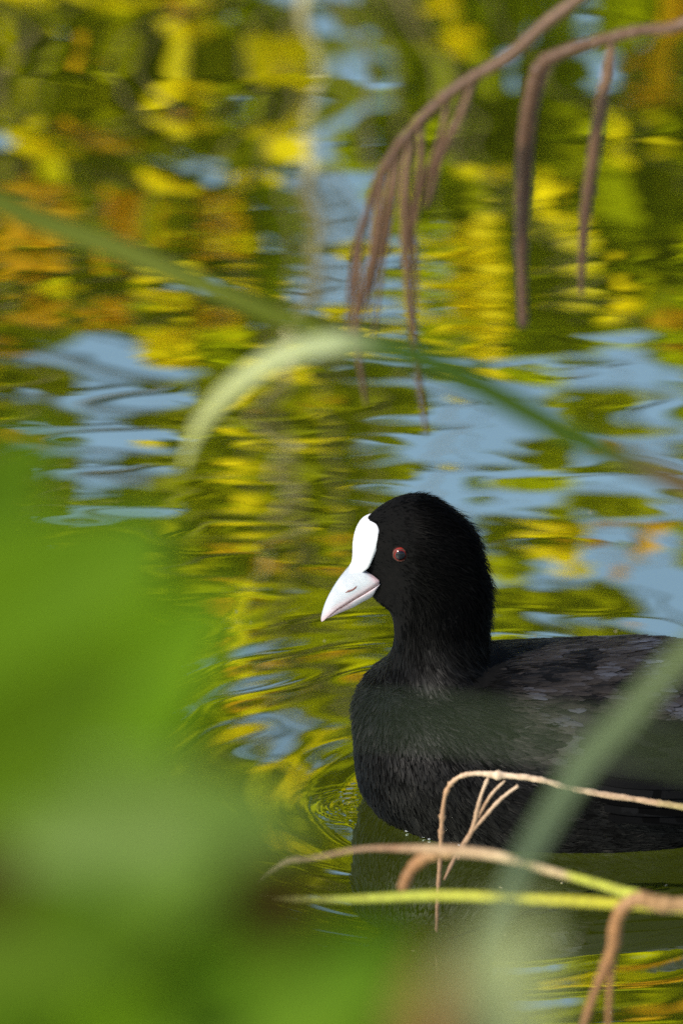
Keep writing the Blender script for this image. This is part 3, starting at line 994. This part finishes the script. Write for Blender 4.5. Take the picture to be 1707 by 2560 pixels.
M['straw_stalk'] = along_material('straw_to_green_stalk', [(0.0, (0.45, 0.42, 0.05)), (0.35, (0.46, 0.48, 0.05)), (0.42, (0.56, 0.42, 0.21)), (0.55, (0.60, 0.44, 0.24)), (0.70, (0.30, 0.16, 0.08)), (1.0, (0.40, 0.32, 0.20))], 0.5)
M['green_stalk'] = along_material('yellow_green_stalk', [(0.0, (0.42, 0.36, 0.05)), (0.4, (0.46, 0.42, 0.02)), (0.75, (0.42, 0.46, 0.05)), (1.0, (0.30, 0.24, 0.12))], 0.5)

def px_line(pts, Y):
    return [at(q[0], q[1], q[2] if len(q) > 2 else Y) for q in pts]

def stem_thing(name, label, cat, parts, Y, group=None, base=None, foot=None):
    first = px_line(parts[0][1], Y)
    root = empty(name, Vector(base if base is not None else first[0]))
    tag(root, label, cat, group)
    if foot is not None:
        a_ = first[0]
        f_ = np.array(foot, float)
        tube('stem_base', [f_, (a_ + f_) / 2 + np.array([0.06, 0, 0.03]), a_], [parts[0][2][0] * S * 1.3, parts[0][2][0] * S], M[parts[0][3]], root, n=20, sides=8)
    for nm, pts, r_, mat, kw in parts:
        tube(nm, px_line(pts, Y), [q * S for q in r_], M[mat], root, **kw)
    return root

K = dict(n=70, sides=8, nodes=4, wob=0.03)
k2 = dict(n=40, sides=7, nodes=1, wob=0.03)
YB = -0.45
kd = dict(n=60, sides=8, nodes=2, wob=0.035, node_h=0.12)
stem_thing('drooping_stem', 'brown arching dry stem with hanging sprays, reaching farthest left above the bird', 'stem', [
    ('stem', [(2300, -900), (1750, -260), (1450, -10), (1360, 60), (1270, 140), (1160, 205), (1080, 270), (1010, 345), (950, 440), (915, 540), (885, 640), (876, 740), (868, 850)], [15, 15, 14, 14, 14, 13, 12, 11, 10, 8, 7, 6, 4], 'dry_stem', dict(n=130, sides=9, nodes=5, wob=0.025, node_h=0.15)),
    ('branch', [(1185, 190), (1150, 290), (1105, 380), (1080, 470), (1062, 520)], [7, 9, 9, 7, 3], 'dry_stem', kd),
    ('branch', [(1030, 325), (1015, 430), (1012, 560), (1020, 700), (1032, 830), (1048, 960), (1066, 1085)], [6, 10, 10, 9, 8, 6, 3], 'dry_stem', kd),  # lower end added in place of the stem's mirror image in the water
    ('branch', [(960, 440), (940, 560), (925, 670), (900, 770), (880, 830)], [7, 9, 9, 7, 4], 'dry_stem', kd),
    ('branch', [(905, 560), (895, 700), (892, 850), (902, 930), (915, 1010)], [5, 7, 8, 6, 3], 'dry_stem', kd),  # lengthened tip likewise stands in for a reflected strand
    ('branch', [(1050, 300), (1052, 400), (1040, 520), (1018, 640)], [6, 8, 8, 4], 'dry_stem', kd),
    ('branch', [(985, 390), (975, 480), (955, 580), (935, 690), (915, 800)], [6, 8, 8, 6, 3], 'dry_stem', kd),
    ('branch', [(1000, 360), (985, 500), (960, 640), (945, 760), (930, 860)], [4, 5, 5, 4, 2], 'dry_stem', kd),
    ('branch', [(1012, 420), (1030, 560), (1040, 700), (1042, 790)], [3, 5, 5, 2], 'dry_stem', kd),
    ('branch', [(1120, 240), (1105, 330), (1075, 420), (1050, 500)], [5, 7, 7, 3], 'dry_stem', kd)], YB, foot=(0.60, YB - 0.05, -0.45))
stem_thing('drooping_stem', 'brown dry stem bent sharply downward, thickest of those hanging over the water', 'stem', [
    ('stem', [(2500, -600), (1950, -60), (1707, 58), (1600, 75), (1500, 100), (1400, 132), (1350, 165), (1330, 230), (1312, 330), (1305, 470), (1303, 620), (1308, 815)], [17, 16, 13, 13, 13, 15, 17, 17, 16, 15, 14, 10], 'dry_stem', dict(n=130, sides=9, nodes=4, wob=0.025, node_h=0.15)),
    ('branch', [(1530, 92), (1522, 170), (1500, 270), (1482, 400), (1465, 520), (1455, 640), (1452, 740)], [8, 14, 14, 13, 12, 10, 4], 'dry_stem', kd),
    ('branch', [(1380, 140), (1345, 230), (1325, 340), (1318, 480), (1312, 600)], [8, 9, 9, 8, 4], 'dry_stem', kd)], YB + 0.03, foot=(0.68, YB - 0.1, -0.45))

# in-focus twig before the bird
YF = -0.16
stem_thing('bent_twig', 'thin tan twig with pale joints bent over in front of the black breast', 'twig', [
    ('stem', [(2300, 2130), (1900, 2050), (1707, 2018), (1580, 1998), (1440, 1975), (1340, 1948), (1240, 1938), (1180, 1935), (1140, 1948), (1114, 1985), (1104, 2060), (1100, 2150), (1094, 2240), (1092, 2330)], [9, 8, 7.5, 8, 8, 7.5, 7, 6, 5.5, 5, 5, 5.5, 5, 4], 'tan_stem', dict(n=150, sides=8, nodes=7, wob=0.06, node_h=0.55)),
    ('branch', [(1222, 1942), (1204, 1985), (1192, 2030), (1182, 2070), (1160, 2115), (1145, 2150)], [4, 4, 6, 6, 5, 3], 'tan_branch', dict(n=40, sides=7, nodes=3, wob=0.05)),
    ('branch', [(1295, 1965), (1250, 2000), (1210, 2045), (1175, 2085), (1140, 2140), (1110, 2200)], [4, 5, 5, 5, 5, 3], 'tan_branch', k2),
    ('branch', [(1262, 1952), (1230, 1985), (1205, 2025), (1196, 2045)], [3, 4, 4, 3], 'tan_branch', k2)], YF, foot=(0.40, YF, -0.5))
YS = -0.44
stem_thing('reed_stalk', 'straw stalk turning green to the right, with a curled brown shoot', 'stalk', [
    ('stem', [(2300, 2420), (1900, 2310), (1707, 2268), (1620, 2250), (1500, 2212), (1400, 2185), (1310, 2160), (1240, 2140), (1130, 2128), (1000, 2122), (900, 2124), (780, 2146), (720, 2155), (640, 2208)], [13, 13, 12, 14, 11, 10, 11, 13, 14, 8, 5, 4, 7, 3], 'straw_stalk', dict(n=110, sides=9, nodes=2, wob=0.0)),
    ('shoot', [(1130, 2132), (1070, 2142), (1030, 2172), (1010, 2215), (1012, 2235)], [12, 15, 14, 12, 6], 'brown_stem', k2)], YS, foot=(0.42, YS, -0.4))
stem_thing('reed_stalk', 'yellow green stalk lying level just above the bottom shore water', 'stalk', [
    ('stem', [(2300, 2390), (1900, 2300), (1707, 2272), (1500, 2258), (1300, 2246), (1100, 2240), (900, 2246), (760, 2246), (640, 2244)], [17, 15, 14, 13, 13, 12, 10, 6, 3], 'green_stalk', dict(n=90, sides=9, nodes=2, wob=0.0))], YS - 0.05, foot=(0.46, YS - 0.05, -0.4))
stem_thing('withered_stem', 'rusty withered stem hanging down at the lower right corner', 'stem', [
    ('stem', [(1760, 2262), (1660, 2262), (1590, 2250), (1545, 2290), (1532, 2370), (1500, 2450), (1470, 2530), (1440, 2640), (1420, 2760)], [16, 17, 17, 15, 13, 10, 8, 8, 6], 'brown_stem', dict(n=70, sides=8, nodes=3, wob=0.05)),
    ('branch', [(1550, 2290), (1530, 2400), (1522, 2520), (1515, 2700)], [8, 8, 7, 5], 'brown_stem', k2)], YS - 0.09)

# ------------------------------------------------------------------ blurred grass blades nearer the camera
M['pale_blade'] = leaf_material('pale_green_blade', [(0.0, (0.16, 0.11, 0.05)), (0.22, (0.15, 0.11, 0.05)), (0.30, (0.06, 0.11, 0.010)), (0.56, (0.05, 0.10, 0.012)), (0.66, (0.42, 0.48, 0.24)), (1.0, (0.46, 0.48, 0.17))], src='along', trans=0.3, spec=0.15)  # sunlit stretch put into the colour as pale, folded underside as dark green
M['green_blade'] = leaf_material('green_blade', [(0.0, (0.09, 0.12, 0.008)), (0.5, (0.16, 0.19, 0.025)), (1.0, (0.11, 0.14, 0.008))], src='along', trans=0.3, spec=0.15)
M['blue_blade'] = leaf_material('blue_green_blade', [(0.0, (0.13, 0.17, 0.04)), (0.5, (0.12, 0.165, 0.075)), (1.0, (0.10, 0.145, 0.09))], src='along', trans=0.3, spec=0.15)
def blade_thing(label, pts, w, mat, Y, **kw):
    P = px_line(pts, Y)
    fx = P[0][0] + (0.08 if P[0][0] > 0 else -0.08)
    fz = gz(fx, Y) - 0.03
    root = empty('grass_blade', Vector((fx, Y, fz)))
    F0 = np.array([fx, Y, fz])
    tube('sheath', [F0, (F0 + P[0]) / 2 + np.array([0.03 if P[0][0] > 0 else -0.03, 0, 0]), P[0]], [0.004, 0.003, 0.0015], M[mat], root, n=16, sides=8)
    tag(root, label, 'grass blade', 'grass blades leaning in from the near bank')
    sc = (Y - CAM[1]) / (0 - CAM[1])
    blade('blade', P, [q * S * sc for q in w], M[mat], root, **kw)
    return root
blade_thing('pale grass blade arched over the bird, its tip hanging at left', [(2500, 2300), (2200, 1750), (1900, 1340), (1720, 1220), (1560, 1150), (1420, 1085), (1280, 1010), (1150, 940), (1020, 885), (900, 860), (820, 862), (720, 885), (620, 940), (540, 1010), (485, 1090), (455, 1180)],
            [54, 54, 54, 54, 56, 60, 62, 62, 58, 56, 56, 56, 52, 44, 30, 6], 'pale_blade', -1.0, face=(0, -0.75, 0.65), twist=(0.25, 0.0), n=110)
blade_thing('dull green grass blade slanting down from the upper left edge', [(-700, 700), (-300, 470), (-60, 490), (120, 560), (300, 625), (430, 680), (560, 735), (680, 785), (780, 815), (850, 840)], [60, 60, 62, 64, 64, 62, 58, 52, 40, 8], 'green_blade', -0.85, face=(0, -0.7, 0.7), n=80)
blade_thing('grey green grass blade crossing the lower right corner diagonally', [(2300, 1250), (2000, 1400), (1800, 1560), (1690, 1660), (1570, 1790), (1450, 1930), (1360, 2070), (1270, 2230), (1190, 2390)], [44, 48, 56, 62, 68, 72, 66, 52, 8], 'blue_blade', -1.3, face=(0, -0.8, 0.6), n=80)
blade_thing('thin strongly blurred grass blade lying across the breast', [(2400, 2060), (2000, 1960), (1700, 1880), (1500, 1848), (1300, 1828), (1100, 1808), (940, 1800), (860, 1796)], [22, 24, 26, 28, 28, 24, 16, 5], 'blue_blade', -1.95, face=(0, -0.8, 0.6), n=60)

# ------------------------------------------------------------------ blurred shrub leaves close to the camera
M['bright_leaf'] = leaf_material('bright_green_leaf', [(0.35, (0.070, 0.155, 0.0015)), (0.65, (0.105, 0.195, 0.003))], src='noise', scale=40, trans=0.4, rough=0.55, spec=0.08)
M['mid_leaf'] = leaf_material('mid_green_leaf', [(0.35, (0.046, 0.105, 0.0015)), (0.65, (0.078, 0.14, 0.0025))], src='noise', scale=40, trans=0.4, rough=0.55, spec=0.06)
M['grey_leaf'] = leaf_material('pale_grey_green_leaf', [(0.35, (0.09, 0.17, 0.018)), (0.65, (0.13, 0.22, 0.035))], src='noise', scale=40, trans=0.35, rough=0.5, spec=0.2)
M['fresh_leaf'] = leaf_material('fresh_green_leaf', [(0.35, (0.085, 0.185, 0.0015)), (0.65, (0.13, 0.235, 0.003))], src='noise', scale=40, trans=0.42, rough=0.55, spec=0.08)
M['pale_leaf'] = leaf_material('pale_leaf', [(0.35, (0.26, 0.31, 0.14)), (0.65, (0.34, 0.39, 0.19))], src='noise', scale=40, trans=0.35, rough=0.5, spec=0.2)
M['soft_leaf'] = leaf_material('soft_green_leaf', [(0.35, (0.085, 0.160, 0.008)), (0.65, (0.115, 0.195, 0.016))], src='noise', scale=40, trans=0.35, rough=0.5, spec=0.18)
M['gap_shade_leaf'] = leaf_material('dark_gap_shade', [(0.35, (0.016, 0.014, 0.002)), (0.65, (0.030, 0.025, 0.004))], src='noise', scale=60, trans=0.1, rough=0.9, spec=0.03)  # near-black leaf shapes stand in for shaded gaps between the leaves
M['rust_leaf'] = leaf_material('rusty_leaf', [(0.35, (0.22, 0.13, 0.03)), (0.65, (0.30, 0.19, 0.06))], src='noise', scale=60, trans=0.3, rough=0.6)

def broad_leaf(name, base, tip, width, face, mat, root, cup=0.12, curl=0.1):
    base, tip = np.asarray(base, float), np.asarray(tip, float)
    ax = tip - base
    Ln = np.linalg.norm(ax); ax /= Ln
    side = np.cross(ax, face); side /= np.linalg.norm(side)
    nrm = np.cross(side, ax)
    nu, nvv = 22, 13
    V = []
    for layer in (0, 1):
        for i in range(nu):
            t = i / (nu - 1)
            prof = max(0.02, math.sin(math.pi * min(1, t ** 0.8)) ** 0.75)
            prof *= 1 + 0.035 * math.sin(i * 2.6)
            for j in range(nvv):
                s_ = -1 + 2 * j / (nvv - 1)
                vein = 0.018 * math.cos((abs(s_) * 2.2 - t * 7) * 3.1) * (1 - abs(s_))
                V.append(base + ax * Ln * t + side * width / 2 * prof * s_ + nrm * (width * cup * s_ * s_ * prof - curl * Ln * (t - .3) ** 2 + width * vein * .4 - layer * 0.0004))
    F = []
    q = nu * nvv
    for i in range(nu - 1):
        for j in range(nvv - 1):
            a, b_, c, d = i * nvv + j, i * nvv + j + 1, (i + 1) * nvv + j + 1, (i + 1) * nvv + j
            F.append((a, b_, c, d)); F.append((q + d, q + c, q + b_, q + a))
    for i in range(nu - 1):
        for j in (0, nvv - 1):
            a, d = i * nvv + j, (i + 1) * nvv + j
            F.append((a, d, q + d, q + a))
    lf = adopt(link_mesh(name, V, F, mat, None, True), root)
    return lf

YL = -1.95
def shrub(label, base, stem_px, leaves, Y):
    root = empty('shrub', Vector(base))
    tag(root, label, 'shrub', 'shrubs on the near bank')
    P = [np.array(base)] + px_line(stem_px, Y)
    tube('stem', P, [0.005, 0.004, 0.003, 0.002], M['mid_stem'], root, n=50, sides=8)
    for (b0, t0, w, face, mat, dy) in leaves:
        sc = (Y + dy - CAM[1]) / (-CAM[1])
        broad_leaf('leaf', at(b0[0], b0[1], Y + dy), at(t0[0], t0[1], Y + dy - 0.01), w * S * sc, np.array(face, float), M[mat], root)
    return root
M['mid_stem'] = plain_material('green_stem', [(0.3, (0.06, 0.09, 0.015)), (0.7, (0.12, 0.12, 0.03))], 80, 0.6)
bx, by = at(-600, 2400, YL)[0], YL
shrub('large bright green shrub leaves filling the left edge, far out of focus', (bx, by, gz(bx, by) - 0.02), [(-500, 3400), (-300, 2700), (-100, 2200), (0, 1700)], [
    ((-250, 2000), (400, 1300), 700, (-0.3, -0.75, 0.6), 'bright_leaf', 0.0),
    ((-300, 1700), (130, 1060), 440, (-0.2, -0.6, 0.75), 'mid_leaf', 0.05),
    ((-50, 2100), (570, 1480), 480, (-0.2, -0.8, 0.5), 'fresh_leaf', -0.06),
    ((-200, 2120), (500, 1780), 620, (0.0, -0.6, 0.8), 'mid_leaf', 0.04),
    ((-60, 2200), (760, 2040), 500, (-0.45, -0.7, 0.55), 'soft_leaf', -0.10),
    ((-120, 1990), (330, 1640), 330, (0.0, -0.8, 0.55), 'mid_leaf', -0.16),
    ((-160, 2100), (60, 2300), 200, (0, -0.9, 0.3), 'gap_shade_leaf', -0.24),  # dark shape added for the shade at the left edge
], YL)
bx2 = at(200, 2700, YL - 0.05)[0]
shrub('green shrub leaves along the bottom left corner, far out of focus', (bx2, YL - 0.05, gz(bx2, YL) - 0.02), [(200, 3300), (260, 2900), (300, 2600), (330, 2400)], [
    ((-300, 2480), (580, 2220), 560, (-0.1, -0.7, 0.7), 'mid_leaf', 0.0),
    ((150, 2850), (1060, 2330), 620, (0.1, -0.75, 0.6), 'bright_leaf', -0.04),
    ((-200, 2900), (420, 2330), 700, (-0.2, -0.6, 0.8), 'mid_leaf', 0.03),
    ((550, 2950), (1130, 2380), 560, (0.1, -0.7, 0.7), 'mid_leaf', 0.03),
    ((300, 2760), (1030, 2400), 470, (-0.4, -0.75, 0.5), 'bright_leaf', -0.16),
    ((-250, 2420), (420, 2330), 420, (-0.4, -0.75, 0.5), 'mid_leaf', -0.14),
    ((640, 2110), (730, 2430), 240, (0, -0.9, 0.3), 'gap_shade_leaf', -0.24),  # dark shape put where a shaded gap shows through the leaves
], YL - 0.05)
bx3 = at(1250, 2800, YL - 0.2)[0]
shrub('pale grey green leaf with a rusty edge at the bottom of the view', (bx3, YL - 0.2, gz(bx3, YL - 0.2) - 0.02), [(1250, 3300), (1230, 3000), (1200, 2800), (1190, 2650)], [
    ((1200, 2900), (1300, 2270), 400, (-0.45, -0.7, 0.55), 'pale_leaf', 0.0),
    ((1060, 2850), (1080, 2380), 170, (-0.45, -0.7, 0.5), 'rust_leaf', -0.04),
], YL - 0.2)

# ------------------------------------------------------------------ specks of litter on the water
M['speck'] = plain_material('plant_litter', [(0.35, (0.05, 0.04, 0.02)), (0.65, (0.30, 0.26, 0.14))], 900, 0.8)
g = np.random.default_rng(77)
VV, FF, off = [], [], 0
for k in range(46):
    px_, py_ = g.uniform(420, 1720), g.uniform(950, 2560)
    c = on_water(px_, py_)
    if np.min(np.hypot(OUTLINE[:, 0] - c[0], OUTLINE[:, 1] - c[1])) < 0.012 or (c[0] > BREAST[0] and abs(c[1]) < 0.06):
        continue
    z = float(wave(np.array([c[0]]), np.array([c[1]]))[0])
    r_, e_, a_ = g.uniform(0.0004, 0.0011), g.uniform(0.3, 0.8), g.uniform(0, 3.14)
    th_ = np.linspace(0, 2 * np.pi, 7, endpoint=False)
    ring_ = np.stack([r_ * np.cos(th_) * np.cos(a_) - r_ * e_ * np.sin(th_) * np.sin(a_), r_ * np.cos(th_) * np.sin(a_) + r_ * e_ * np.sin(th_) * np.cos(a_), np.zeros(7)], 1)
    lo, hi = ring_ + np.array([c[0], c[1], z - 0.0002]), ring_ * 0.8 + np.array([c[0], c[1], z + 0.0003])
    VV += [lo, hi]
    for j in range(7):
        FF.append((off + j, off + (j + 1) % 7, off + 7 + (j + 1) % 7, off + 7 + j))
    FF.append(tuple(off + 7 + j for j in range(7)))
    off += 14
tag(link_mesh('floating_litter', np.vstack(VV), FF, M['speck']), 'tiny specks of plant litter floating on the pond', 'litter', kind='stuff')
